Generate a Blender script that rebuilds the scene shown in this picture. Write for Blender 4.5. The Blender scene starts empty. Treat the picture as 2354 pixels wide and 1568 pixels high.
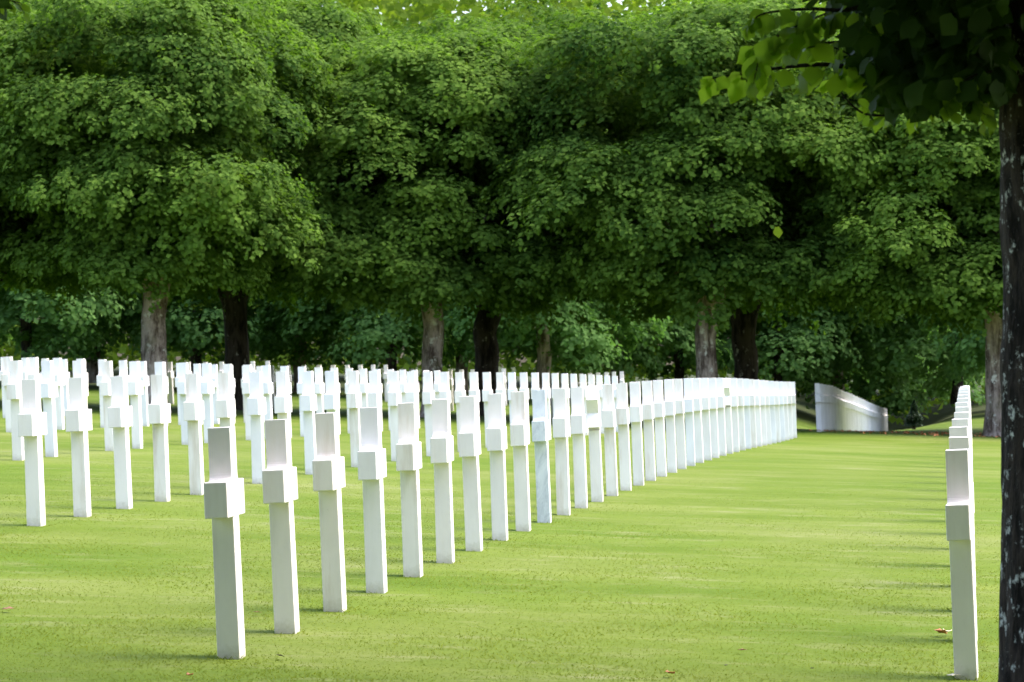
import bpy, math, random
import numpy as np
from mathutils import Vector, Matrix, Euler, noise as mnoise
R = math.radians
S = bpy.context.scene
C = S.collection
rng = np.random.default_rng(11)
random.seed(5)

# ------------------------------------------------------------------ camera, sky, sun, exposure
EYE = 1.35
F = 7500.0                      # focal length in photo pixels (2353 wide)
cam_d = bpy.data.cameras.new('camera'); cam = bpy.data.objects.new('camera', cam_d); C.objects.link(cam)
cam_d.sensor_width = 36; cam_d.lens = 36 * F / 2353
cam_d.clip_start = 0.1; cam_d.clip_end = 3000
cam.location = (0, 0, EYE); cam.rotation_euler = (R(90.443), 0, 0)
cam_d.dof.use_dof = True; cam_d.dof.focus_distance = 18; cam_d.dof.aperture_fstop = 12
S.camera = cam
SUN_EL, SUN_AZ = 60, 80         # elevation; azimuth from +y towards +x (high, from the right)
W = bpy.data.worlds.new('World'); S.world = W; W.use_nodes = True
nt = W.node_tree; bg = nt.nodes['Background']
sky = nt.nodes.new('ShaderNodeTexSky'); sky.sky_type = 'NISHITA'; sky.sun_disc = False
sky.sun_elevation = R(SUN_EL); sky.sun_rotation = R(SUN_AZ)
sky.air_density = 1.0; sky.dust_density = 4.5; sky.ozone_density = 0.6
nt.links.new(sky.outputs[0], bg.inputs[0]); bg.inputs[1].default_value = 0.15
sun_d = bpy.data.lights.new('sun', 'SUN'); sun = bpy.data.objects.new('sun', sun_d); C.objects.link(sun)
sun_d.energy = .55; sun_d.angle = R(60); sun_d.color = (1, .95, .87)
d = Vector((math.sin(R(SUN_AZ)) * math.cos(R(SUN_EL)), math.cos(R(SUN_AZ)) * math.cos(R(SUN_EL)), math.sin(R(SUN_EL))))
sun.rotation_euler = d.to_track_quat('Z', 'Y').to_euler()
sun.location = (20, 20, 60)
S.view_settings.view_transform = 'Standard'; S.view_settings.look = 'None'
S.view_settings.gamma = 1; S.view_settings.exposure = 2.02

def P(px, py, dist):            # a point of the photo (2353 px wide) at a known distance
    return Vector(((px - 1176.5) / F * dist, dist, EYE + (842 - py) / F * dist))

# ------------------------------------------------------------------ materials
def nodes(m):
    m.use_nodes = True
    return m.node_tree, m.node_tree.nodes, m.node_tree.links
def ramp(N, stops, interp='LINEAR'):
    r = N.new('ShaderNodeValToRGB'); r.color_ramp.interpolation = interp
    e = r.color_ramp.elements
    while len(e) > 1: e.remove(e[-1])
    for i, (p, c) in enumerate(stops):
        if i == 0: el = e[0]; el.position = p
        else: el = e.new(p)
        el.color = (*c, 1) if len(c) == 3 else c
    return r
def noise_n(N, L, co, scale, detail=4, rough=.55, vec=None, dist=0):
    n = N.new('ShaderNodeTexNoise'); n.inputs['Scale'].default_value = scale
    n.inputs['Detail'].default_value = detail; n.inputs['Roughness'].default_value = rough
    n.inputs['Distortion'].default_value = dist
    if vec is not None:
        mp = N.new('ShaderNodeMapping'); mp.inputs['Scale'].default_value = vec
        L.new(co, mp.inputs[0]); co = mp.outputs[0]
    L.new(co, n.inputs['Vector'])
    return n
def mix(N, L, f, a, b, typ='MIX'):
    m = N.new('ShaderNodeMix'); m.data_type = 'RGBA'; m.blend_type = typ
    for sock, v in ((m.inputs[0], f), (m.inputs[6], a), (m.inputs[7], b)):
        if isinstance(v, (int, float)): sock.default_value = v
        elif isinstance(v, tuple): sock.default_value = (*v, 1)
        else: L.new(v, sock)
    return m.outputs[2]

def mat_marble(name, base, stain, veined=False, stain_amt=1.0):
    m = bpy.data.materials.new(name); T, N, L = nodes(m); b = N['Principled BSDF']
    tc = N.new('ShaderNodeTexCoord'); oi = N.new('ShaderNodeObjectInfo')
    add = N.new('ShaderNodeVectorMath'); add.operation = 'ADD'
    L.new(tc.outputs['Object'], add.inputs[0])
    sc = N.new('ShaderNodeVectorMath'); sc.operation = 'SCALE'; sc.inputs['Scale'].default_value = 40
    cx = N.new('ShaderNodeCombineXYZ'); L.new(oi.outputs['Random'], cx.inputs[0]); L.new(oi.outputs['Random'], cx.inputs[1])
    L.new(cx.outputs[0], sc.inputs[0]); L.new(sc.outputs[0], add.inputs[1])
    co = add.outputs[0]
    n1 = noise_n(N, L, co, 3, 6, .6, (1, 1, .5))
    r1 = ramp(N, [(.35, tuple(x * .88 for x in base)), (.62, base)]); L.new(n1.outputs[0], r1.inputs[0])
    n2 = noise_n(N, L, co, 7, 5, .65, (1.2, 1.2, .16))          # run-off streaks
    r2 = ramp(N, [(.50, (0, 0, 0)), (.72, (.6 * stain_amt,) * 3)]); L.new(n2.outputs[0], r2.inputs[0])
    c = mix(N, L, r2.outputs[0], r1.outputs[0], stain)
    n3 = noise_n(N, L, co, 60, 3, .7)
    r3 = ramp(N, [(.68, (0, 0, 0)), (.78, (.35,) * 3)]); L.new(n3.outputs[0], r3.inputs[0])
    c = mix(N, L, r3.outputs[0], c, (.42, .4, .34))
    # grime just above the ground
    sx = N.new('ShaderNodeSeparateXYZ'); L.new(tc.outputs['Object'], sx.inputs[0])
    nz = noise_n(N, L, co, 25, 4, .7)
    ma = N.new('ShaderNodeMath'); ma.operation = 'MULTIPLY_ADD'; ma.inputs[1].default_value = .12
    L.new(nz.outputs[0], ma.inputs[0]); L.new(sx.outputs[2], ma.inputs[2])
    r4 = ramp(N, [(.05, (.6,) * 3), (.13, (0, 0, 0))]); L.new(ma.outputs[0], r4.inputs[0])
    c = mix(N, L, r4.outputs[0], c, (.4, .38, .27))
    if veined:
        v = noise_n(N, L, co, 5, 8, .75, (1, 1, .6), 1.2)
        rv = ramp(N, [(.4, (.42, .46, .53)), (.5, (.62, .66, .73)), (.6, (.75, .78, .84))]); L.new(v.outputs[0], rv.inputs[0])
        c = mix(N, L, .8, c, rv.outputs[0])
    L.new(c, b.inputs['Base Color']); b.inputs['Roughness'].default_value = .55
    bp = N.new('ShaderNodeBump'); bp.inputs['Strength'].default_value = .15; bp.inputs['Distance'].default_value = .003
    L.new(n3.outputs[0], bp.inputs['Height']); L.new(bp.outputs[0], b.inputs['Normal'])
    return m
M_MARBLE = mat_marble('white_marble', (.88, .845, .85), (.62, .56, .47), stain_amt=.5)
M_MARBLE_W = mat_marble('warm_marble', (.86, .825, .81), (.52, .43, .32), stain_amt=1.0)
M_MARBLE_C = mat_marble('cool_marble', (.84, .835, .88), (.6, .6, .58), stain_amt=.4)
M_MARBLE_V = mat_marble('veined_blue_marble', (.76, .79, .84), (.6, .6, .6), veined=True)

def mat_leaf(name, dark, light, trans, tw=.35, scale=.35, gloss=.35, rough=.5):
    m = bpy.data.materials.new(name); T, N, L = nodes(m)
    b = N['Principled BSDF']; out = N['Material Output']
    g = N.new('ShaderNodeNewGeometry'); tc = N.new('ShaderNodeTexCoord')
    n = noise_n(N, L, g.outputs['Position'], scale, 3, .6)
    md = N.new('ShaderNodeMath'); md.operation = 'MULTIPLY_ADD'; md.inputs[1].default_value = .28
    L.new(g.outputs['Random Per Island'], md.inputs[0])
    m2 = N.new('ShaderNodeMath'); m2.operation = 'MULTIPLY_ADD'; m2.inputs[1].default_value = 1.1; m2.inputs[2].default_value = -.2
    L.new(n.outputs[0], m2.inputs[0]); L.new(m2.outputs[0], md.inputs[2])
    r = ramp(N, [(.15, dark), (.85, light)]); L.new(md.outputs[0], r.inputs[0])
    L.new(r.outputs[0], b.inputs['Base Color']); b.inputs['Roughness'].default_value = rough
    b.inputs['Specular IOR Level'].default_value = gloss
    t = N.new('ShaderNodeBsdfTranslucent')
    L.new(mix(N, L, 1.0, r.outputs[0], trans, 'MULTIPLY'), t.inputs[0])
    mx = N.new('ShaderNodeMixShader'); mx.inputs[0].default_value = tw
    L.new(b.outputs[0], mx.inputs[1]); L.new(t.outputs[0], mx.inputs[2]); L.new(mx.outputs[0], out.inputs[0])
    return m
M_LEAF = mat_leaf('linden_foliage', (.024, .064, .012), (.155, .25, .040), (1.8, 2.1, .8), .35, .35, .06, .8)
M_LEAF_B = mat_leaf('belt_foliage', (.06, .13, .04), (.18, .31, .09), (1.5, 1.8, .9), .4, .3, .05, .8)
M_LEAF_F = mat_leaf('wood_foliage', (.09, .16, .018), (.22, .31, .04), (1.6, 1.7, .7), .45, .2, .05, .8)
M_LEAF_N = mat_leaf('lit_near_leaf', (.06, .12, .016), (.30, .43, .05), (2.1, 2.1, 1.0), .65, 2.0, .3, .45)  # paler copy: backlight on the twig leaves is put into the colour
M_LEAF_N2 = mat_leaf('crown_and_shaded_leaf', (.03, .06, .014), (.06, .11, .02), (1.8, 2.0, .8), .3, 1.0, .08, .6)  # darker copy: shade inside the branch put into colour; overhead crowns share it
M_FIR = mat_leaf('fir_needles', (.015, .035, .016), (.03, .07, .025), (1.3, 1.5, .8), .15, 2)

def mat_bark(name, dark, light, lichen, lich_lo=.62, sc=1.0, moss=0.0):
    m = bpy.data.materials.new(name); T, N, L = nodes(m); b = N['Principled BSDF']
    tc = N.new('ShaderNodeTexCoord'); oi = N.new('ShaderNodeObjectInfo')
    add = N.new('ShaderNodeVectorMath'); add.operation = 'ADD'; L.new(tc.outputs['Object'], add.inputs[0]); L.new(oi.outputs['Location'], add.inputs[1])
    co = add.outputs[0]
    n1 = noise_n(N, L, co, 9 * sc, 6, .7, (1, 1, .28))
    r1 = ramp(N, [(.42, dark), (.58, light)]); L.new(n1.outputs[0], r1.inputs[0])
    n2 = noise_n(N, L, co, 9 * sc, 7, .75, (1, 1, .85))
    r2 = ramp(N, [(lich_lo, (0, 0, 0)), (lich_lo + .06, (1, 1, 1))]); L.new(n2.outputs[0], r2.inputs[0])
    c = mix(N, L, r2.outputs[0], r1.outputs[0], lichen)
    if moss:
        n4 = noise_n(N, L, co, 2.2, 4, .6)
        r4 = ramp(N, [(.5, (0, 0, 0)), (.62, (moss,) * 3)]); L.new(n4.outputs[0], r4.inputs[0])
        c = mix(N, L, r4.outputs[0], c, (.09, .1, .03))
    L.new(c, b.inputs['Base Color']); b.inputs['Roughness'].default_value = .9
    b.inputs['Specular IOR Level'].default_value = .15
    bp = N.new('ShaderNodeBump'); bp.inputs['Strength'].default_value = .8; bp.inputs['Distance'].default_value = .03
    L.new(n1.outputs[0], bp.inputs['Height']); L.new(bp.outputs[0], b.inputs['Normal'])
    return m
M_BARK_L = mat_bark('pale_bark', (.08, .055, .045), (.40, .32, .28), (.62, .6, .54), .56, .55, .3)
M_BARK_D = mat_bark('dark_shaded_bark', (.016, .013, .011), (.075, .06, .05), (.42, .42, .36), .6, .55)  # shade over the second linden row is painted into this darker bark
M_BARK_N = mat_bark('near_black_bark', (.016, .012, .010), (.075, .055, .045), (.8, .8, .74), .565, 2.2)
M_TWIG = mat_bark('twig_bark', (.02, .015, .01), (.05, .04, .03), (.1, .1, .08), .7, 3)

def mat_grass_ground():
    m = bpy.data.materials.new('lawn'); T, N, L = nodes(m); b = N['Principled BSDF']
    g = N.new('ShaderNodeNewGeometry'); co = g.outputs['Position']
    n1 = noise_n(N, L, co, .28, 5, .6, (1, .8, 1))
    r1 = ramp(N, [(.36, (.078, .130, .007)), (.5, (.101, .146, .015)), (.66, (.130, .165, .032))]); L.new(n1.outputs[0], r1.inputs[0])
    n2 = noise_n(N, L, co, 2.2, 6, .7, (.7, 1.4, 1))
    r2 = ramp(N, [(.52, (0, 0, 0)), (.74, (.7,) * 3)]); L.new(n2.outputs[0], r2.inputs[0])
    c = mix(N, L, r2.outputs[0], r1.outputs[0], (.185, .20, .08))
    n3 = noise_n(N, L, co, 26, 6, .75)
    r3 = ramp(N, [(.3, (.84,) * 3), (.7, (1.12,) * 3)]); L.new(n3.outputs[0], r3.inputs[0])
    c = mix(N, L, 1.0, c, r3.outputs[0], 'MULTIPLY')
    n5 = noise_n(N, L, co, 1.0, 4, .6, (.10, .85, 1))      # faint mowing bands across the view
    r5 = ramp(N, [(.38, (.88, .93, .7)), (.62, (1.18, 1.12, 1.5))]); L.new(n5.outputs[0], r5.inputs[0])
    c = mix(N, L, 1.0, c, r5.outputs[0], 'MULTIPLY')
    # bare woodland floor under the belt of trees
    sx = N.new('ShaderNodeSeparateXYZ'); L.new(co, sx.inputs[0])
    nb = noise_n(N, L, co, .15, 4, .6)
    ma = N.new('ShaderNodeMath'); ma.operation = 'MULTIPLY_ADD'; ma.inputs[1].default_value = 30
    L.new(nb.outputs[0], ma.inputs[0]); L.new(sx.outputs[1], ma.inputs[2])
    mr = N.new('ShaderNodeMapRange'); mr.inputs[1].default_value = 108; mr.inputs[2].default_value = 124
    L.new(ma.outputs[0], mr.inputs[0])
    c = mix(N, L, mr.outputs[0], c, (.05, .06, .025))
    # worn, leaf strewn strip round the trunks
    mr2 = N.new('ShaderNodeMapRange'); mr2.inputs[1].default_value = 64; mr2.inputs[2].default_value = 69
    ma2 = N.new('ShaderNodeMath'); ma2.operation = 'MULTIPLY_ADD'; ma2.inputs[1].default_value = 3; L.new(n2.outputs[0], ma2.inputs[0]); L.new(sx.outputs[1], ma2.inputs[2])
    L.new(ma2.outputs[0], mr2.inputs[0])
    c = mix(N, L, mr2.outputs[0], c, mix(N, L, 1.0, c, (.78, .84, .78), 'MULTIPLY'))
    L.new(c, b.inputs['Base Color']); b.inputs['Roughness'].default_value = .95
    b.inputs['Specular IOR Level'].default_value = .1
    bp = N.new('ShaderNodeBump'); bp.inputs['Strength'].default_value = .3; bp.inputs['Distance'].default_value = .02
    L.new(n3.outputs[0], bp.inputs['Height']); L.new(bp.outputs[0], b.inputs['Normal'])
    return m
M_GROUND = mat_grass_ground()
M_BLADE = mat_leaf('grass_blades', (.108, .152, .013), (.158, .196, .038), (1.5, 1.5, 1.0), .45, .8, .12, .8)
def mat_plain(name, col, rough=.7):
    m = bpy.data.materials.new(name); T, N, L = nodes(m); b = N['Principled BSDF']
    g = N.new('ShaderNodeNewGeometry'); n = noise_n(N, L, g.outputs['Position'], 60, 4, .6)
    r = ramp(N, [(.3, tuple(c * .55 for c in col)), (.7, tuple(min(1, c * 1.3) for c in col))]); L.new(n.outputs[0], r.inputs[0])
    L.new(r.outputs[0], b.inputs['Base Color']); b.inputs['Roughness'].default_value = rough
    return m
M_DRY_O = mat_plain('dry_leaf_orange', (.42, .15, .05)); M_DRY_B = mat_plain('dry_leaf_brown', (.20, .08, .035))
M_DRY_D = mat_plain('dry_leaf_dark', (.05, .035, .02)); M_DRY_P = mat_plain('dry_leaf_pale', (.62, .58, .42))
M_LEAF_Y = mat_leaf('yellow_green_leaf', (.2, .3, .03), (.3, .4, .05), (1.5, 1.5, .8), .4)

# ------------------------------------------------------------------ mesh helpers
def tag(o, label, cat, group=None, kind=None):
    if label: o['label'] = label
    if cat: o['category'] = cat
    if group: o['group'] = group
    if kind: o['kind'] = kind
    return o
def np_mesh(name, verts, faces, mat, smooth=False):
    me = bpy.data.meshes.new(name)
    verts = np.asarray(verts, np.float32); faces = np.asarray(faces, np.int32)
    nf, k = faces.shape
    me.vertices.add(len(verts)); me.vertices.foreach_set('co', verts.ravel())
    me.loops.add(nf * k); me.loops.foreach_set('vertex_index', faces.ravel())
    me.polygons.add(nf); me.polygons.foreach_set('loop_start', np.arange(0, nf * k, k, dtype=np.int32))
    me.polygons.foreach_set('loop_total', np.full(nf, k, np.int32))
    if smooth: me.polygons.foreach_set('use_smooth', np.ones(nf, bool))
    me.update(calc_edges=True); me.validate(); me.materials.append(mat)
    return me
def link(name, me, parent=None, loc=None, rot=None):
    o = bpy.data.objects.new(name, me); C.objects.link(o)
    if parent is not None: o.parent = parent
    if loc is not None: o.location = loc
    if rot is not None: o.rotation_euler = rot
    return o
class MB:
    def __init__(s): s.v = []; s.f = []
    def add(s, vs, fs):
        k = len(s.v); s.v += [tuple(v) for v in vs]; s.f += [tuple(i + k for i in f) for f in fs]
    def mesh(s, name, mat, smooth=False, bevel=0):
        me = bpy.data.meshes.new(name); me.from_pydata(s.v, [], s.f); me.materials.append(mat)
        if bevel:
            import bmesh
            bm = bmesh.new(); bm.from_mesh(me)
            ed = [e for e in bm.edges if len(e.link_faces) == 2 and e.calc_face_angle(0) > R(25)]
            bmesh.ops.bevel(bm, geom=ed, offset=bevel, segments=2, affect='EDGES', profile=.6, clamp_overlap=True)
            bm.to_mesh(me); bm.free()
        if smooth:
            for p in me.polygons: p.use_smooth = True
        me.update()
        return me
def tube(mb, pts, rad, seg=10, rough=0, seed=0, cap=True):
    pts = [Vector(p) for p in pts]; rings = []
    up = Vector((0, 1, 0))
    for i, p in enumerate(pts):
        t = (pts[min(i + 1, len(pts) - 1)] - pts[max(i - 1, 0)]).normalized()
        a = up.cross(t)
        if a.length < .05: a = Vector((1, 0, 0)).cross(t)
        a.normalize(); b = t.cross(a)
        ring = []
        for k in range(seg):
            th = 2 * math.pi * k / seg
            q = a * math.cos(th) + b * math.sin(th)
            r = rad[i]
            if rough:
                r *= 1 + rough * mnoise.noise(Vector((q.x * 2.2 + seed, q.y * 2.2, p.z * .9))) + rough * .6 * mnoise.noise(Vector((q.x * 7 + seed, q.y * 7, p.z * 2.2)))
            ring.append(p + q * r)
        rings.append(ring)
    vs = [v for r in rings for v in r]; fs = []
    for i in range(len(pts) - 1):
        for k in range(seg):
            fs.append((i * seg + k, i * seg + (k + 1) % seg, (i + 1) * seg + (k + 1) % seg, (i + 1) * seg + k))
    if cap: fs.append(tuple(range((len(pts) - 1) * seg, len(pts) * seg)))
    mb.add(vs, fs)
def smooth_path(pts, n=6):
    pts = [Vector(p) for p in pts]; out = []
    for i in range(len(pts) - 1):
        p0 = pts[max(i - 1, 0)]; p1 = pts[i]; p2 = pts[i + 1]; p3 = pts[min(i + 2, len(pts) - 1)]
        for k in range(n):
            t = k / n
            out.append(.5 * ((2 * p1) + (p2 - p0) * t + (2 * p0 - 5 * p1 + 4 * p2 - p3) * t * t + (3 * p1 - p0 - 3 * p2 + p3) * t ** 3))
    out.append(pts[-1]); return out

# ------------------------------------------------------------------ terrain
GD = np.array([-400, 0, 12, 15, 18, 21, 26.5, 32, 37, 48, 61.5, 76, 85, 95, 120, 160, 400, 1500.])
GG = np.array([-.2, -.15, -.05, 0, .052, .096, .15, .20, .235, .235, .19, .17, .2, .28, .5, .7, .9, 1.0])
def row_x(dd, i):               # where grave row i (0 = the long front row) stands at distance dd
    s = dd - 14.9
    return -1.279 - 3.33 * i + .1395 * s + .00005 * s * s
def ground_z(x, y):
    x = np.asarray(x, float); y = np.asarray(y, float)
    g = np.interp(y, GD, GG)
    for w in (1.5, 3): g = g * .5 + .25 * (np.interp(y - w, GD, GG) + np.interp(y + w, GD, GG))
    sl = -.03 * 35 * np.tanh((x + 1.28) / 35)
    z = EYE - 1.331 + sl + g
    z = z + .012 * np.sin(x * .7 + y * .13) * np.clip(y / 40, 0, 1)
    # shallow swale into which the farthest graves run down
    depth = np.interp(y, [68, 70.5, 77, 87, 101, 123, 134, 146], [0, .04, .10, .35, .84, 1.48, 1.4, 0])
    off = x - row_x(y, 0)
    wr = 2.2; wl = 2.6
    fall = np.where(off > 0, np.exp(-(off / wr) ** 2), np.exp(-(off / wl) ** 2))
    return z - depth * fall
gy = np.concatenate([[-300, -150, -80, -40, -20, -10, -5], np.arange(0, 60, .8), np.arange(60, 145, .5), np.arange(145, 200, 4), [220, 260, 320, 420, 600, 900, 1400]])
gx = np.concatenate([[-900, -500, -300, -180, -110, -70, -50, -40, -32], np.arange(-26, 32, .5), [34, 38, 44, 52, 65, 90, 140, 220, 350, 550, 900]])
GX, GY = np.meshgrid(gx, gy); GZ = ground_z(GX, GY)
V = np.stack([GX, GY, GZ], -1).reshape(-1, 3)
nx, ny = len(gx), len(gy)
ii = (np.arange(ny - 1)[:, None] * nx + np.arange(nx - 1)[None]).ravel()
tag(link('ground', np_mesh('ground', V, np.stack([ii, ii + 1, ii + nx + 1, ii + nx], -1), M_GROUND, True)), None, None, kind='structure')
def gz(x, y): return float(ground_z(x, y))

# short mown blades where the lawn is near enough to show them
def grass_patch():
    n = 200000
    y = 12.5 + (rng.random(n) ** 1.7) * 34
    x = (rng.random(n) * 2 - 1) * (y * .17 + .4)
    h = (.004 + rng.random(n) * .006) * np.clip((40 - y) / 20, .12, 1) * (1 + .35 * np.sin(x * 3.1 + np.sin(y * 1.7) * 2))
    w = .0022 + y * .00011
    th = rng.random(n) * 2 * np.pi; lean = .9 + rng.random(n) * 1.6
    ang = rng.random(n) * 2 * np.pi
    z = ground_z(x, y)
    # longer tufts the mower misses round the feet of the nearer crosses
    for cx, cy in [(row_x(14.9 + 1.22 * k, 0), 14.9 + 1.22 * k) for k in range(14)] + [(2.055 + .1405 * 1.75 * k, 15 + 1.75 * k) for k in range(4)] + [(row_x(14.9 + 1.22 * k, 1), 14.9 + 1.22 * k) for k in range(6, 14)]:
        ring = (np.abs(x - cx) < .11) & (np.abs(y - cy) < .13)
        h = np.where(ring, h * (1.3 + 1.5 * rng.random(n)), h)
    bx, by = np.cos(th) * w, np.sin(th) * w
    tx, ty = np.cos(ang) * lean * h, np.sin(ang) * lean * h
    v = np.empty((n, 3, 3))
    v[:, 0] = np.stack([x - bx, y - by, z - .003], -1); v[:, 1] = np.stack([x + bx, y + by, z - .003], -1)
    v[:, 2] = np.stack([x + tx, y + ty, z + h], -1)
    return np_mesh('grass', v.reshape(-1, 3), np.arange(n * 3).reshape(-1, 3), M_BLADE)
tag(link('grass', grass_patch()), 'short mown green grass blades of the lawn', 'grass', kind='stuff')

# ------------------------------------------------------------------ grave markers (local x = across the face's normal, local y = along the crossbar)
H = 1.05; TH = .104; WD = .152; SPAN = .45
ARM0, ARM1 = .645, .808
def prism(mb, prof, x0, x1, taper=None):        # profile in (y, z), extruded in x
    n = len(prof)
    vs = [(x0, a, b) for a, b in prof] + [(x1, a, b) for a, b in prof]
    fs = [tuple(range(n)), tuple(range(2 * n - 1, n - 1, -1))]
    fs += [(i + n, (i + 1) % n + n, (i + 1) % n, i) for i in range(n)]
    mb.add(vs, fs)
def cross_meshes(mat):
    out = {}
    m = MB()                                    # lower shaft, slightly wider at the ground
    w0, w1, t0, t1 = WD / 2 * 1.06, WD / 2 * .98, TH / 2 * 1.0, TH / 2 * .96
    vs = []
    for z, w, t in ((-.15, w0, t0), (ARM0, w1, t1)):
        vs += [(-t, -w, z), (t, -w, z), (t, w, z), (-t, w, z)]
    m.add(vs, [(0, 1, 5, 4), (1, 2, 6, 5), (2, 3, 7, 6), (3, 0, 4, 7)])
    out['shaft'] = m.mesh('shaft', mat, bevel=.004)
    m = MB(); t = TH / 2 + .001
    prism(m, [(-SPAN / 2, ARM0), (SPAN / 2, ARM0), (SPAN / 2, ARM1), (-SPAN / 2, ARM1)], -t, t)
    out['crossbar'] = m.mesh('crossbar', mat, bevel=.005)
    m = MB(); w = WD / 2; r = .035              # head with coved corners where it meets the bar
    prof = [(-w * .97, H), ]
    cove = [(-(w + r - r * math.sin(a)), ARM1 + r - r * math.cos(a)) for a in [math.pi / 2 * k / 5 for k in range(5, -1, -1)]]
    prof = [(-w * .97, H)] + cove + [(-y, z) for y, z in cove[::-1]] + [(w * .97, H)]
    prism(m, prof, -TH / 2 * .97, TH / 2 * .97)
    out['head'] = m.mesh('head', mat, bevel=.004)
    return out
def star_meshes(mat):
    out = {}
    m = MB(); w0, w1, t0, t1 = .085, .08, TH / 2, TH / 2 * .97
    cz, Ro = .80, .25
    vs = []
    for z, w, t in ((-.15, w0, t0), (cz - Ro * .62, w1, t1)):
        vs += [(-t, -w, z), (t, -w, z), (t, w, z), (-t, w, z)]
    m.add(vs, [(0, 1, 5, 4), (1, 2, 6, 5), (2, 3, 7, 6), (3, 0, 4, 7)])
    out['shaft'] = m.mesh('shaft', mat, bevel=.004)
    m = MB(); prof = []
    for k in range(12):
        a = math.pi / 2 + k * math.pi / 6; rr = Ro if k % 2 == 0 else Ro / math.sqrt(3)
        prof.append((rr * math.cos(a), cz + rr * math.sin(a)))
    prism(m, prof, -TH / 2 - .001, TH / 2 + .001)
    out['star'] = m.mesh('star', mat, bevel=.004)
    return out
CM = {k: cross_meshes(v) for k, v in dict(n=M_MARBLE, w=M_MARBLE_W, c=M_MARBLE_C, v=M_MARBLE_V).items()}
SM = star_meshes(M_MARBLE_W)
GROUP = 'white marble grave markers standing in rows on the lawn'
ORD = ['first', 'second', 'third', 'fourth', 'fifth', 'sixth', 'seventh', 'eighth', 'ninth', 'tenth', 'eleventh', 'twelfth', 'thirteenth',
       'fourteenth', 'fifteenth', 'sixteenth', 'seventeenth', 'eighteenth', 'nineteenth']
TENS = {20: 'twent', 30: 'thirt', 40: 'fort', 50: 'fift'}
def ordinal(n):
    if n < 20: return ORD[n - 1]
    t, u = n // 10 * 10, n % 10
    return TENS[t] + ('ieth' if u == 0 else 'y-' + ORD[u - 1])
LEAN = R(-2.3)                  # every marker leans a little to the left
def marker(x, y, yaw, kind, label, part_label=None, lean=LEAN):
    star = kind == 's'
    e = bpy.data.objects.new('star_headstone' if star else 'grave_cross', None); C.objects.link(e)
    e.empty_display_size = .2
    e.location = (x, y, gz(x, y))
    e.rotation_mode = 'XYZ'
    rot = Matrix.Rotation(lean + random.gauss(0, .004), 4, 'Y') @ Matrix.Rotation(-yaw + random.gauss(0, .006), 4, 'Z') @ Matrix.Rotation(random.gauss(0, .003), 4, 'X')
    e.rotation_euler = rot.to_euler()
    for pn, me in (SM if star else CM[kind]).items():
        link(pn, me, e)
    tag(e, label, 'headstone' if star else 'grave cross', GROUP)
    return e

STEP = 1.22
YAW = R(4.9)
NK = 39
special = {0: ('n', 'large grey-shaded marble cross at the near end of the long front row'),
           9: ('v', 'bluish veined marble cross, tenth from the near end of the front row'),
           12: ('s', 'star-shaped headstone, thirteenth from the near end of the front row'),
           25: ('s', 'far star-shaped headstone in the closed up end of the front row')}
wear = {2: 'w', 4: 'w', 8: 'w', 10: 'w', 3: 'c', 6: 'n', 5: 'n'}
for k in range(NK):
    dd = 14.9 + STEP * k; x = row_x(dd, 0)
    if k in special: kd, lb = special[k]
    else:
        kd = wear.get(k, random.choice('nnwc'))
        lb = f'white marble cross, {ordinal(k + 1)} from the near end of the long front row'
        if k == 2: lb = 'grey-shaded marble cross with streaked shaft, third in the front row'
        if k == 4: lb = 'pale cross with tan stain under its crossbar, fifth in the front row'
    marker(x, dd, YAW, kd, lb)
rowname = {1: 'second', 2: 'third', 3: 'fourth', 4: 'fifth'}
for i in (1, 2, 3, 4):
    n = 0
    for k in range(NK):
        dd = 14.9 + STEP * k; x = row_x(dd, i)
        if x / dd < -.1635: continue
        n += 1
        kd = 's' if (i == 2 and k == 37) else random.choice('nnwc')
        if kd == 's': lb = 'small distant star-shaped headstone near the far end of the third row'
        else: lb = f'white marble cross, {ordinal(n)} from the left edge in the {rowname[i]} row back'
        marker(x, dd, YAW, kd, lb)
# beyond the gap in the middle distance: the rows go on
for i in (1, 2, 3, 4, 5):
    n = 0
    for k in range(9):
        dd = 77.5 + STEP * 1.5 * k; x = row_x(dd, i)
        if x / dd < -.16: continue
        n += 1
        marker(x, dd, YAW, random.choice('nnw'), f'small distant cross, {ordinal(n)} past the cross path in the {ordinal(i + 1)} row back')
for k in range(30):
    dd = 70.5 + 1.55 * k; x = row_x(dd, 0)
    if k == 0: lb = 'leftmost cross of the distant curving row left of the right-hand row'
    else: lb = f'distant white cross, {ordinal(k + 1)} from the left in the curving row going downhill'
    marker(x, dd, YAW + R(.6), 'n', lb)
# the row seen end-on beside the dark tree trunk
k = 0; dd = 15.0; gap = 1.75
while dd < 78:
    x = 2.088 + .1400 * (dd - 15) 
    lb = ('large grey-shaded cross alone at the near end, beside the dark tree trunk' if k == 0 else
          f'white marble cross, {ordinal(k + 1)} in the right-hand row seen end-on by the dark trunk')
    marker(x, dd, R(10.3), 'n', lb, lean=R(-2.1))
    k += 1; dd += gap + .02 * k

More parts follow.
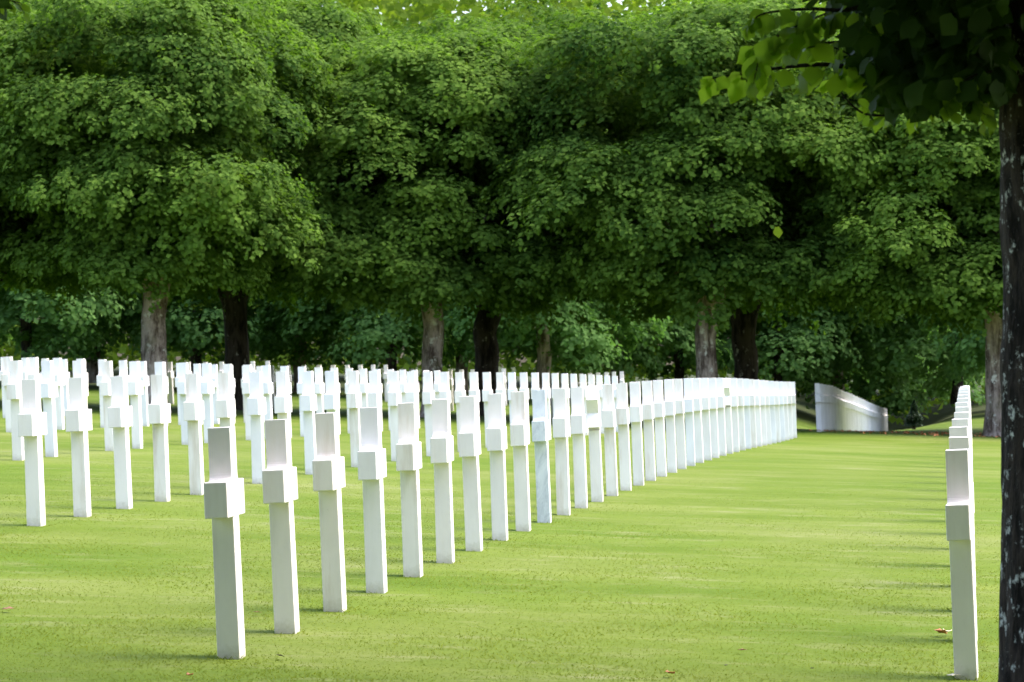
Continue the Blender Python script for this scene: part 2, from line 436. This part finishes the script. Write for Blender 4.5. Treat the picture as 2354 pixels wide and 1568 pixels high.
# ------------------------------------------------------------------ foliage
def frames(nrm):
    nrm = nrm / np.linalg.norm(nrm, axis=1, keepdims=True)
    a = np.cross(nrm, rng.normal(size=nrm.shape)); a /= np.linalg.norm(a, axis=1, keepdims=True)
    return nrm, a, np.cross(nrm, a)
def leaf_cards(cen, nrm, size):         # small folded leaves: two triangles hinged on the midrib
    n = len(cen); nn, a, b = frames(nrm); s = size[:, None]
    v = np.empty((n, 4, 3))
    v[:, 0] = cen - a * s * .55; v[:, 2] = cen + a * s * .55
    v[:, 1] = cen + b * s * .42 + nn * s * .10 + a * s * .08; v[:, 3] = cen - b * s * .42 + nn * s * .10 + a * s * .08
    idx = np.arange(n)[:, None] * 4
    f = np.concatenate([idx + [0, 1, 2], idx + [0, 2, 3]], 1).reshape(-1, 3)
    return v.reshape(-1, 3), f
def unit(n):
    v = rng.normal(size=(n, 3)); return v / np.linalg.norm(v, axis=1, keepdims=True)
def crown_mesh(name, half, zc, nclump, per_spray, nspray, clr, leaf, mat, power=3.0, inner=.2, skirt=0):
    """half: half sizes of the clipped crown; leaves hang in sprays, sprays make up clumps, clumps fill the outline"""
    cs = []
    while len(cs) < nclump:
        p = unit(1)[0]
        q = (np.abs(p) ** power).sum() ** (-1 / power)
        r = q * (1 - .33 * random.random() if random.random() > inner else random.random() * .8)
        c = p * r * np.array(half)
        cs.append(c)
    if skirt:                                  # lowest boughs close round the head of the trunk
        for k in range(skirt):
            a = k * 2.399; q = .75 + 1.5 * (k / skirt)
            cs.append(np.array([math.cos(a) * q, math.sin(a) * q, -half[2] + random.uniform(.15, .7)]))
    cs = np.array(cs)
    cen = []; nrm = []
    for c in cs:
        R0 = clr * (.55 + .9 * random.random())
        ns = int(nspray * (R0 / clr) ** 1.5) + 4
        ow = np.array([c[0], c[1], 0]); ow = ow / (np.linalg.norm(ow) + 1e-6); tg = np.array([-ow[1], ow[0], 0])
        droop_ = random.uniform(-.1, .55)
        dirs = unit(ns * 2); dirs = dirs[(dirs[:, 2] > -.25) | (dirs @ ow > .45)][:ns]
        ax3 = np.array([ow * math.cos(droop_) - np.array([0, 0, math.sin(droop_)]), tg * random.uniform(.9, 1.35), np.array([0, 0, random.uniform(.42, .62)])])
        lob = 1 + .75 * np.array([mnoise.noise(Vector((*(q * 2.6 + c),))) for q in dirs])
        loc = np.stack([dirs @ ow, dirs @ tg, dirs[:, 2]], 1) * (R0 * lob * (.7 + .4 * rng.random(len(dirs))))[:, None]
        sp = c + loc @ ax3
        for s_, dr in zip(sp, dirs):
            m_ = int(per_spray * random.uniform(.5, 1.5))
            ax = dr * .55 + ow * .3 + np.array([0, 0, .35]); ax /= np.linalg.norm(ax)
            off = rng.normal(size=(m_, 3)) * leaf * .95
            off -= np.outer(off @ ax, ax) * .55
            cen.append(s_ + off); nrm.append(ax * .7 + np.array([0, 0, .35]) + off / leaf * .22 + rng.normal(size=(m_, 3)) * .26)
    cen = np.concatenate(cen); nrm = np.concatenate(nrm); cen[:, 2] += zc
    v, f = leaf_cards(cen, nrm, leaf * (.65 + .7 * rng.random(len(cen))))
    return np_mesh(name, v, f, mat)
CR = [crown_mesh('crown', (3.45, 2.8, 2.85), 5.72, 185, 17, 60, .80, .100, M_LEAF, 6.0, skirt=22) for _ in range(3)]
CB = [crown_mesh('crown', (3.0, 2.8, 4.3), 5.0, 75, 14, 44, 1.0, .15, M_LEAF_B, 2.4) for _ in range(2)]

def trunk_mesh(r, h, mat, seed, limbs=True, flare=1.5, seg=18):
    m = MB(); rs = random.Random(seed)
    zs = [-.3, 0, .12, .3, .6, 1, 1.5, 2, 2.5, h]
    pts = [(rs.uniform(-.03, .03) * z, rs.uniform(-.02, .02) * z, z) for z in zs]
    rad = [r * 1.5, r * 1.38, r * 1.22, r * 1.1, r * 1.03, r, r * .96, r * .95, r * 1.02, r * flare * .85]
    P_ = smooth_path(pts, 4); RR = np.interp(np.linspace(0, 9, len(P_)), range(10), rad)
    tube(m, P_, list(RR), seg, .16, seed)
    if limbs:
        for k in range(6):
            a = k * 1.05 + rs.random(); L_ = rs.uniform(1.3, 1.9); b0 = Vector(pts[-1]) + Vector((math.cos(a), math.sin(a), 0)) * r * .5 + Vector((0, 0, -.35))
            pp = [b0 + Vector((math.cos(a) * t * L_ * .75, math.sin(a) * t * L_ * .75, t * L_ * .9 + .2 * math.sin(t * 5 + k))) for t in (0, .25, .5, .75, 1)]
            tube(m, smooth_path(pp, 3), list(np.interp(np.linspace(0, 1, 13), [0, 1], [r * .62, .03])), 8, .12, seed + k)
        tube(m, [Vector(pts[-1]) + Vector((0, 0, z)) for z in (-.1, .8, 2, 3., 3.8)], [r * 1.1, r * .8, r * .6, r * .35, .03], 10, .14, seed)
    return m.mesh('trunk', mat, True)
def tree(name, label, x, y, crown, trunk, rz=0, sc=(1, 1, 1), cat='tree', group=None, tsc=1.0, flip=1):
    e = bpy.data.objects.new(name, None); C.objects.link(e); e.location = (x, y, gz(x, y))
    t = link('trunk', trunk, e, rot=(0, 0, rz * .7)); t.scale = (tsc, tsc, 1)
    c = link('crown', crown, e, rot=(0, 0, rz)); c.scale = (sc[0] * flip, sc[1], sc[2])
    tag(e, label, cat, group); return e
def xat(px, dist): return (px - 1176.5) / F * dist
TL = [trunk_mesh(.245, 3.2, M_BARK_L, s) for s in (1, 2, 3, 4)]
TD = [trunk_mesh(.29, 3.2, M_BARK_D, s, flare=2.1) for s in (11, 12, 13)]
G1 = 'clipped linden trees behind the graves'
row1 = [(-290, 70, 'linden with pale bark mostly beyond the left edge, behind the crosses'),
        (354, 69, 'linden on a thick pale speckled trunk, left of the darker trunk'),
        (995, 72, 'linden on a short straight brown trunk behind the middle of the crosses'),
        (1625, 70, 'linden on a pale mossy trunk at the far end of the front row'),
        (2288, 69.5, 'linden on a pale trunk whose foot shows beside the dark foreground trunk'),
        (2930, 70, 'linden beyond the right edge, its crown joining the line')]
for j, (px, dd, lb) in enumerate(row1):
    tree('linden_tree', lb, xat(px, dd), dd, CR[j % 3], TL[j % 4], [0, 1.57, 3.14, .1, 3.3, 1.5][j], (1.08, 1, [.98, 1, .95, 1.02, .97, 1][j]), group=G1, flip=[1, 1, -1, -1, 1, 1][j], tsc=[1, 1.12, .93, .98, .92, 1][j])
row2 = [(-40, 77, 'linden at the left edge in the shaded second line'),
        (546, 76, 'linden on a dark trunk widening upwards, second trunk from the left'),
        (1118, 77, 'linden on a dark forked trunk with lichen, just right of the brown trunk'),
        (1712, 77, 'linden on a dark trunk close behind the pale mossy trunk'),
        (2400, 77, 'linden of the second line hidden by the dark foreground trunk')]
for j, (px, dd, lb) in enumerate(row2):
    tree('linden_tree', lb, xat(px, dd), dd, CR[(j + 1) % 3], TD[j % 3], [2.2, .8, 4.2, 5.4, 1.2][j], (1.05, 1, [1.05, 1.1, 1.04, 1.08, 1.08][j]), group=G1, flip=[-1, 1, 1, -1, 1][j])
# belt of smaller trees behind
TB = [trunk_mesh(.17, 2.2, M_BARK_D, 31, limbs=False, seg=10), trunk_mesh(.2, 2.4, M_BARK_L, 32, limbs=False, seg=10)]
belt = [(60, 98, 0, 1, 'low dark green tree at the far left under the lindens'),
        (215, 104, 1, 1.0, 'background tree with a thin pinkish trunk, left of the pale speckled trunk'),
        (450, 100, 0, 1.05, 'background tree seen between the two leftmost big trunks'),
        (690, 103, 1, 1.0, 'bright leafy background tree right of the second trunk'),
        (900, 98, 0, 1.0, 'dark slender background tree left of the short brown trunk'),
        (1060, 112, 1, 1.1, 'background tree between the brown trunk and the forked dark trunk'),
        (1249, 96, 1, 1.0, 'background tree with a short pale trunk right of the forked dark trunk'),
        (1418, 102, 1, .95, 'background tree with a thin straight trunk above the front row'),
        (1560, 110, 0, 1.05, 'background tree left of the pale mossy trunk'),
        (1790, 106, 0, 1.0, 'background tree right of the pair of trunks'),
        (1925, 112, 1, 1.05, 'background tree with a pale trunk behind the curving row'),
        (2064, 124, 0, 1.05, 'background tree with a slim black trunk above the small fir'),
        (2200, 108, 0, 1.1, 'background tree left of the pale trunk on the right'),
        (2400, 100, 1, 1.0, 'background tree behind the dark foreground trunk'),
        (-120, 110, 0, 1.1, 'background tree cut by the left edge')]
LIFT = {215: .5, 1249: .5, 1418: .5, 1925: 1.1, 2064: 1.5, 2200: .8, 1790: .3, 2400: .5}
for j, (px, dd, b, s, lb) in enumerate(belt):
    e = tree('woodland_tree', lb, xat(px, dd), dd, CB[j % 2], TB[b], j * 1.3, (s, s, s), group='smaller trees behind the lindens', flip=1 if j % 3 else -1)
    e.children[1].location.z = LIFT.get(px, 0) - .1
# far wood closing the view
def far_wood():
    n = 240000
    x = rng.uniform(-36, 38, n); y = 128 + rng.random(n) * 26
    top = 18.5 + 1.2 * np.sin(x * .23 + y * .1) + 1.3 * np.sin(x * .61 + 1)
    u = rng.random(n) ** .8
    lump = np.array([mnoise.noise(Vector((a * .35, b * .35, c * .25))) for a, b, c in zip(x, y, u * 18)])
    keep = lump > -.12
    x, y, top, u = x[keep], y[keep], top[keep], u[keep]
    z = ground_z(x, y) + .2 + u * top
    cen = np.stack([x, y, z], -1); nrm = np.tile([0, -.5, .6], (len(x), 1)) + rng.normal(size=(len(x), 3)) * .5
    v, f = leaf_cards(cen, nrm, .36 * (.6 + .8 * rng.random(len(x))))
    return np_mesh('woodland', v, f, M_LEAF_F)
tag(link('woodland', far_wood()), 'dense dark green wood closing the view behind the trees', 'wood', kind='stuff')

# small fir at the wood edge
def fir(px, dist, h, label):
    x = xat(px, dist); e = bpy.data.objects.new('small_fir', None); C.objects.link(e); e.location = (x, dist, gz(x, dist))
    m = MB(); tube(m, [(0, 0, -.1), (0, 0, h * .5), (0, 0, h)], [.05, .03, .008], 8)
    link('trunk', m.mesh('trunk', M_BARK_D, True), e)
    n = 5000; u = rng.random(n) ** 1.3; z = .15 + u * (h - .15); r = (1 - u) * h * .36 * (.55 + .45 * rng.random(n)) * (1 + .25 * np.sin(z * 22))
    a = rng.random(n) * 2 * np.pi
    cen = np.stack([np.cos(a) * r, np.sin(a) * r, z - r * .25], -1)
    nrm = np.stack([np.cos(a) * .3, np.sin(a) * .3, np.ones(n)], -1) + rng.normal(size=(n, 3)) * .5
    v, f = leaf_cards(cen, nrm, np.full(n, .055)); link('crown', np_mesh('crown', v, f, M_FIR), e)
    tag(e, label, 'tree')
fir(2100, 84, .75, 'tiny dark fir standing alone on the grass right of the curving row')

# ------------------------------------------------------------------ the near trees (one trunk in view; crowns overhead)
def near_trunk():
    m = MB(); base = (0, 0, 0); zs = np.linspace(-.3, 5.5, 90); seg = 72
    vs = []; 
    for i, z in enumerate(zs):
        r = .30 * (1 + .28 * math.exp(-max(z, 0) * 2.6)) * (1 - .018 * z)
        ox = -.017 * z; oy = .02 * math.sin(z)
        for k in range(seg):
            th = 2 * math.pi * k / seg; c_, s_ = math.cos(th), math.sin(th)
            rr = r * (1 + .05 * mnoise.noise(Vector((c_ * 1.5, s_ * 1.5, z * .7)))) + .014 * mnoise.noise(Vector((c_ * 6, s_ * 6, z * 3.2))) + .012 * abs(mnoise.noise(Vector((c_ * 14, s_ * 14, z * 5))))
            vs.append((ox + c_ * rr, oy + s_ * rr, z))
    fs = [(i * seg + k, i * seg + (k + 1) % seg, (i + 1) * seg + (k + 1) % seg, (i + 1) * seg + k) for i in range(len(zs) - 1) for k in range(seg)]
    m.add(vs, fs)
    rs = random.Random(8)
    for k in range(7):
        a = k * .9 + .3; L_ = rs.uniform(2.4, 3.2); b0 = Vector((-.05, 0, rs.uniform(2.9, 4.2)))
        pp = [b0 + Vector((math.cos(a) * t * L_, math.sin(a) * t * L_, t * L_ * .65)) for t in (0, .3, .6, 1)]
        tube(m, smooth_path(pp, 4), list(np.interp(np.linspace(0, 1, 13), [0, 1], [.12, .02])), 8, .1, k)
    return m.mesh('trunk', M_BARK_N, True)
NT = near_trunk()
def near_crown(cut=False):
    n = 90000
    p = unit(n) * (.45 + .55 * rng.random(n) ** .5)[:, None] * np.array([3.2, 4.15, 3.0]) + np.array([0, 0, 6.1])
    rr = np.hypot(p[:, 0], p[:, 1]); p[:, 2] = np.maximum(p[:, 2], 3.42 + .05 * rr + rng.random(n) * .5)
    if cut:
        keep = (p[:, 0] > -.8) | (p[:, 2] > 6.6); p = p[keep]; n = len(p)
    nrm = np.tile([0, 0, .8], (n, 1)) + rng.normal(size=(n, 3)) * .5
    v, f = leaf_cards(p, nrm, .12 * (.7 + .6 * rng.random(n)))
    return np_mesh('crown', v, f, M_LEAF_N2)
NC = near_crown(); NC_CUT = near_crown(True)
def near_tree(x, y, label, rz=0, crown=None):
    e = bpy.data.objects.new('linden_tree', None); C.objects.link(e); e.location = (x, y, gz(x, y))
    link('trunk', NT, e, rot=(0, 0, rz)); link('crown', crown or NC, e, rot=(0, 0, rz))
    tag(e, label, 'tree', 'linden trees standing over the camera'); return e
TRX, TRY = xat(2316, 10) + .312, 10.0
right_tree = near_tree(TRX, TRY, 'large dark linden trunk with white lichen at the right edge, leafy branch above', 0, NC_CUT)
left_tree = near_tree(TRX - 5.9, TRY, 'linden just outside the left edge whose leaves dip into the top corner', 2.1)
near_tree(TRX + 5.9, TRY, 'linden standing to the right of the dark foreground trunk, out of view', 4.0)
near_tree(TRX - 6, TRY - 12.4, 'added shade linden far behind the camera on the left, out of view', 2.0)  # unseen row added to keep sky light off the near crosses
near_tree(TRX, TRY - 12.4, 'added shade linden straight behind the camera, out of view', 3.0)
near_tree(TRX + 6, TRY - 12.4, 'added shade linden far behind the camera on the right, out of view', 3.6)
near_tree(TRX - 3, TRY - 4.6, 'linden behind the camera on the left, out of view', 1.0)
near_tree(TRX + 3, TRY - 4.6, 'linden behind the camera on the right, out of view', 5.0)

for j, bx_ in enumerate((-20, -13.5, -7, -.5, 6, 12.5, 19)):  # unseen trees added to close off low sky from the near crosses
    tree('woodland_tree', f'bushy tree added to block sky behind the camera, {ordinal(j + 1)} from the left, out of view', bx_, -15 + (j % 2), CB[j % 2], TB[j % 2], j, group='smaller trees behind the lindens')
# one detailed heart-shaped linden leaf
def leaf_template():
    half = [(0, 0), (.10, .16), (.26, .36), (.36, .48), (.60, .50), (.82, .36), (.98, .16), (1.14, 0.0)]  # (along, across)
    jag = [0, .0, .03, -.02, .03, -.02, .02, 0]
    V_ = [(a, 0, -.05 * a * a) for a, _ in half]
    L_ = [(a + j * .4, w + j, .10 * w - .10 * a * a + .03 * math.sin(a * 9)) for (a, w), j in zip(half, jag)]
    R_ = [(a - j * .4, -w - j, .10 * w - .10 * a * a + .03 * math.cos(a * 8)) for (a, w), j in zip(half, jag)]
    L_[1] = (-.06, .20, .02); R_[1] = (-.06, -.20, .02)
    vs = V_ + L_ + R_; n = len(V_); fs = []
    for i in range(n - 1):
        fs.append((i, i + 1, n + i + 1, n + i)); fs.append((i, 2 * n + i, 2 * n + i + 1, i + 1))
    return np.array(vs), np.array(fs)
LT, LF = leaf_template()
class Leaves:
    def __init__(s): s.v = []; s.f = []; s.n = 0
    def add(s, pos, direction, normal, size):
        d_ = Vector(direction).normalized(); n_ = Vector(normal); n_ = (n_ - d_ * n_.dot(d_))
        if n_.length < 1e-3: n_ = d_.orthogonal()
        n_.normalize(); b = n_.cross(d_)
        curl = random.uniform(.4, 4.0)
        t = LT.copy(); t[:, 2] *= curl; t[:, 1] *= random.uniform(.85, 1.1)
        M_ = np.array([d_, b, n_])
        v = (t * size) @ M_ + np.array(pos)
        s.v.append(v); s.f.append(LF + s.n); s.n += len(v)
    def mesh(s, mat): return np_mesh('foliage', np.concatenate(s.v), np.concatenate(s.f), mat, True)
def droop(tree_obj, twigs, mass, nmass, label, seed):
    rs = random.Random(seed); lv = Leaves(); ms = Leaves(); mb = MB(); o = tree_obj.location
    for pts, r0, n, (s0, s1) in twigs:
        path = smooth_path([P(*p) - o for p in pts], 6)
        tube(mb, path, list(np.interp(np.linspace(0, 1, len(path)), [0, 1], [r0, .0012])), 6)
        for k in range(n):
            t = (k + rs.random()) / n * (len(path) - 1.001); i = int(t); p = path[i].lerp(path[i + 1], t - i)
            tan = (path[min(i + 1, len(path) - 1)] - path[i]).normalized()
            side = Vector((rs.gauss(0, .5), rs.gauss(0, .7), rs.gauss(-.55, .35)))
            dr = (tan * .5 + side).normalized(); q = p + dr * rs.uniform(.012, .04)
            tube(mb, [p, q], [.0011, .0009], 4, cap=False)
            lv.add(q, dr + Vector((0, 0, -.35)), Vector((rs.gauss(0, .6), -.75 + rs.gauss(0, .4), .75 + rs.gauss(0, .35))), rs.uniform(s0, s1) * (1 - .5 * (k / n) ** 4))
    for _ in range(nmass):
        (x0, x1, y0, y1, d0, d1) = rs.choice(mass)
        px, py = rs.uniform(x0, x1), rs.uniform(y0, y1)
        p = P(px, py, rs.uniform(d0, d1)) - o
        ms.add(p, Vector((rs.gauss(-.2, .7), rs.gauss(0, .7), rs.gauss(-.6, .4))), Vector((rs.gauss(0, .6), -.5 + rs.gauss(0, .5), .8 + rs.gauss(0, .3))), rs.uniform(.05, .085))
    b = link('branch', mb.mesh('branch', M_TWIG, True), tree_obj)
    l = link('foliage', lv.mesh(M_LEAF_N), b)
    if ms.v: link('shaded_inner_foliage', ms.mesh(M_LEAF_N2), b)  # darker leaf colour stands in for the shade within the branch
    b['label'] = label
droop(right_tree, [
    ([(2330, 40, 10), (2150, 90, 9.9), (1990, 150, 9.8), (1880, 148, 9.7), (1760, 160, 9.7), (1695, 170, 9.7), (1625, 182, 9.7)], .012, 34, (.045, .085)),
    ([(2330, -60, 10), (2100, -30, 9.6), (1960, 20, 9.5), (1860, 20, 9.5), (1760, 30, 9.5), (1725, 50, 9.5)], .010, 34, (.05, .08)),
    ([(2100, 60, 9.9), (1980, 90, 10), (1880, 100, 10), (1780, 110, 10), (1730, 105, 10)], .006, 26, (.05, .08)),
    ([(2320, 90, 10), (2180, 200, 10.1), (2080, 255, 10.2), (1990, 262, 10.2), (1935, 215, 10.2), (1930, 180, 10.2)], .007, 20, (.04, .06)),
    ([(2330, 130, 9.7), (2250, 190, 9.6), (2200, 185, 9.6), (2240, 230, 9.6), (2265, 275, 9.6)], .006, 26, (.04, .07)),
    ([(1900, 30, 9.6), (1830, 60, 9.5), (1780, 90, 9.5), (1745, 140, 9.5), (1735, 175, 9.5)], .003, 22, (.045, .08)),
    ([(1990, 150, 9.8), (1920, 110, 9.6), (1840, 105, 9.5), (1790, 70, 9.5)], .003, 18, (.045, .075)),
    ([(2300, 160, 9.5), (2235, 175, 9.4), (2190, 215, 9.4), (2185, 250, 9.4)], .003, 16, (.035, .06)),
    ([(2330, 60, 10), (2200, 20, 10.2), (2050, 110, 10.3), (1900, 190, 10.3)], .008, 22, (.05, .08)),
    ([(2330, 150, 10.2), (2150, 130, 10.3), (2060, 190, 10.4), (2010, 240, 10.4)], .007, 22, (.05, .08))],
    [(1960, 2400, -350, 20, 9.2, 11), (1990, 2400, -300, 40, 9.2, 11), (1950, 2300, -120, 90, 9.3, 11), (1960, 2300, 40, 190, 9.4, 10.8), (2020, 2300, 100, 235, 9.5, 10.6), (1880, 2250, -150, 10, 9.3, 11), (2120, 2310, 60, 200, 9.3, 10.5)],
    1700, 'leafy branch hanging in from the right with heart-shaped leaves', 3)
droop(left_tree, [
    ([(-160, -120, 10), (-60, -60, 10), (10, -6, 10), (45, 6, 10)], .006, 14, (.03, .05)),
    ([(480, -90, 10), (505, -40, 10), (528, 2, 10)], .004, 6, (.02, .03))],
    [(-80, 20, -80, 0, 9.8, 10.2)], 10, 'leafy twig dipping into the top left corner', 4)

# ------------------------------------------------------------------ fallen leaves
def fallen(px, py, size, mat, label, curl=1.6, rz=0, squash=1.0, name='fallen_leaf'):
    # march to where the photo's line meets the lawn
    dd = 10.0
    while dd < 90:
        p = P(px, py, dd)
        if p.z <= gz(p.x, p.y): break
        dd += .01
    t = LT.copy(); t[:, 0] -= .55; t[:, 2] = .18 * curl * (t[:, 1] ** 2) * 3 + .15 * curl * t[:, 0] ** 2 + .04 * np.sin(t[:, 0] * 11)
    v = t * size * np.array([1, squash, 1])
    me = np_mesh(name, v, LF, mat, True)
    o = link(name, me, loc=(p.x, p.y, gz(p.x, p.y) + .022), rot=(random.uniform(-.25, .25), random.uniform(-.25, .25), rz))
    sm = o.modifiers.new('thickness', 'SOLIDIFY'); sm.thickness = .0015
    tag(o, label, 'leaf', 'dry fallen leaves lying on the lawn')
fallen(2162, 1464, .062, M_DRY_O, 'curled rust-orange fallen leaf left of the near cross on the right', 2.2, .3)
fallen(2176, 1461, .045, M_DRY_P, 'pale curled fallen leaf tucked against the rust-orange one', 2.0, 1.4)
fallen(1706, 1504, .035, M_DRY_B, 'small brown fallen leaf on open grass right of centre', 1, .1)
fallen(1540, 1558, .045, M_DRY_O, 'reddish fallen leaf at the bottom edge in the middle of the lawn', 1.5, .8)
fallen(645, 1518, .032, M_DRY_D, 'small dark fallen leaf right of the nearest cross foot', 1, 0)
fallen(437, 1563, .03, M_DRY_O, 'small tan fallen leaf at the bottom edge left of the nearest cross', 2, 1)
fallen(20, 1408, .05, M_DRY_B, 'flat brown fallen leaf by the left edge of the lawn', .6, .1)
fallen(2190, 1562, .05, M_DRY_P, 'cream-coloured fallen leaf left of the near right cross foot', .5, .1)
fallen(2222, 1561, .04, M_DRY_P, 'pale yellow fallen leaf touching the near right cross foot', .5, .6)
fallen(1668, 1539, .015, M_DRY_D, 'tiny black leaf crumb on the grass below the small brown leaf', 1, 0)
fallen(1866, 1546, .016, M_DRY_D, 'tiny dark leaf crumb near the bottom edge right of centre', 1, .5)
fallen(592, 1416, .035, M_DRY_B, 'reddish brown fallen leaf between the first and second cross', .5, .2)
# one leaf drifting down in mid air
lv = Leaves(); lv.add((0, 0, 0), (.15, .2, -1), (-.3, -.8, .4), .034)
fo = link('falling_leaf', lv.mesh(M_LEAF_Y), loc=P(1786, 522, 11))
tag(fo, 'single pale green leaf in mid air before the dark trees', 'leaf')
# litter under the trees
n = 260
x = rng.uniform(6, 10.5, n); y = 66 + rng.random(n) * 6; keep = (np.abs(x - 8.3 + rng.normal(size=n) * .8) < 1.5); x, y = x[keep], y[keep]
v, f = leaf_cards(np.stack([x, y, ground_z(x, y) + .03], -1), np.tile([0, 0, 1.], (len(x), 1)) + rng.normal(size=(len(x), 3)) * .4, np.full(len(x), .07))
tag(link('leaf_litter', np_mesh('leaf_litter', v, f, M_DRY_O)), 'scatter of orange dead leaves on the grass before the curving row', 'leaf litter', kind='stuff')
S.cycles.use_denoising = True
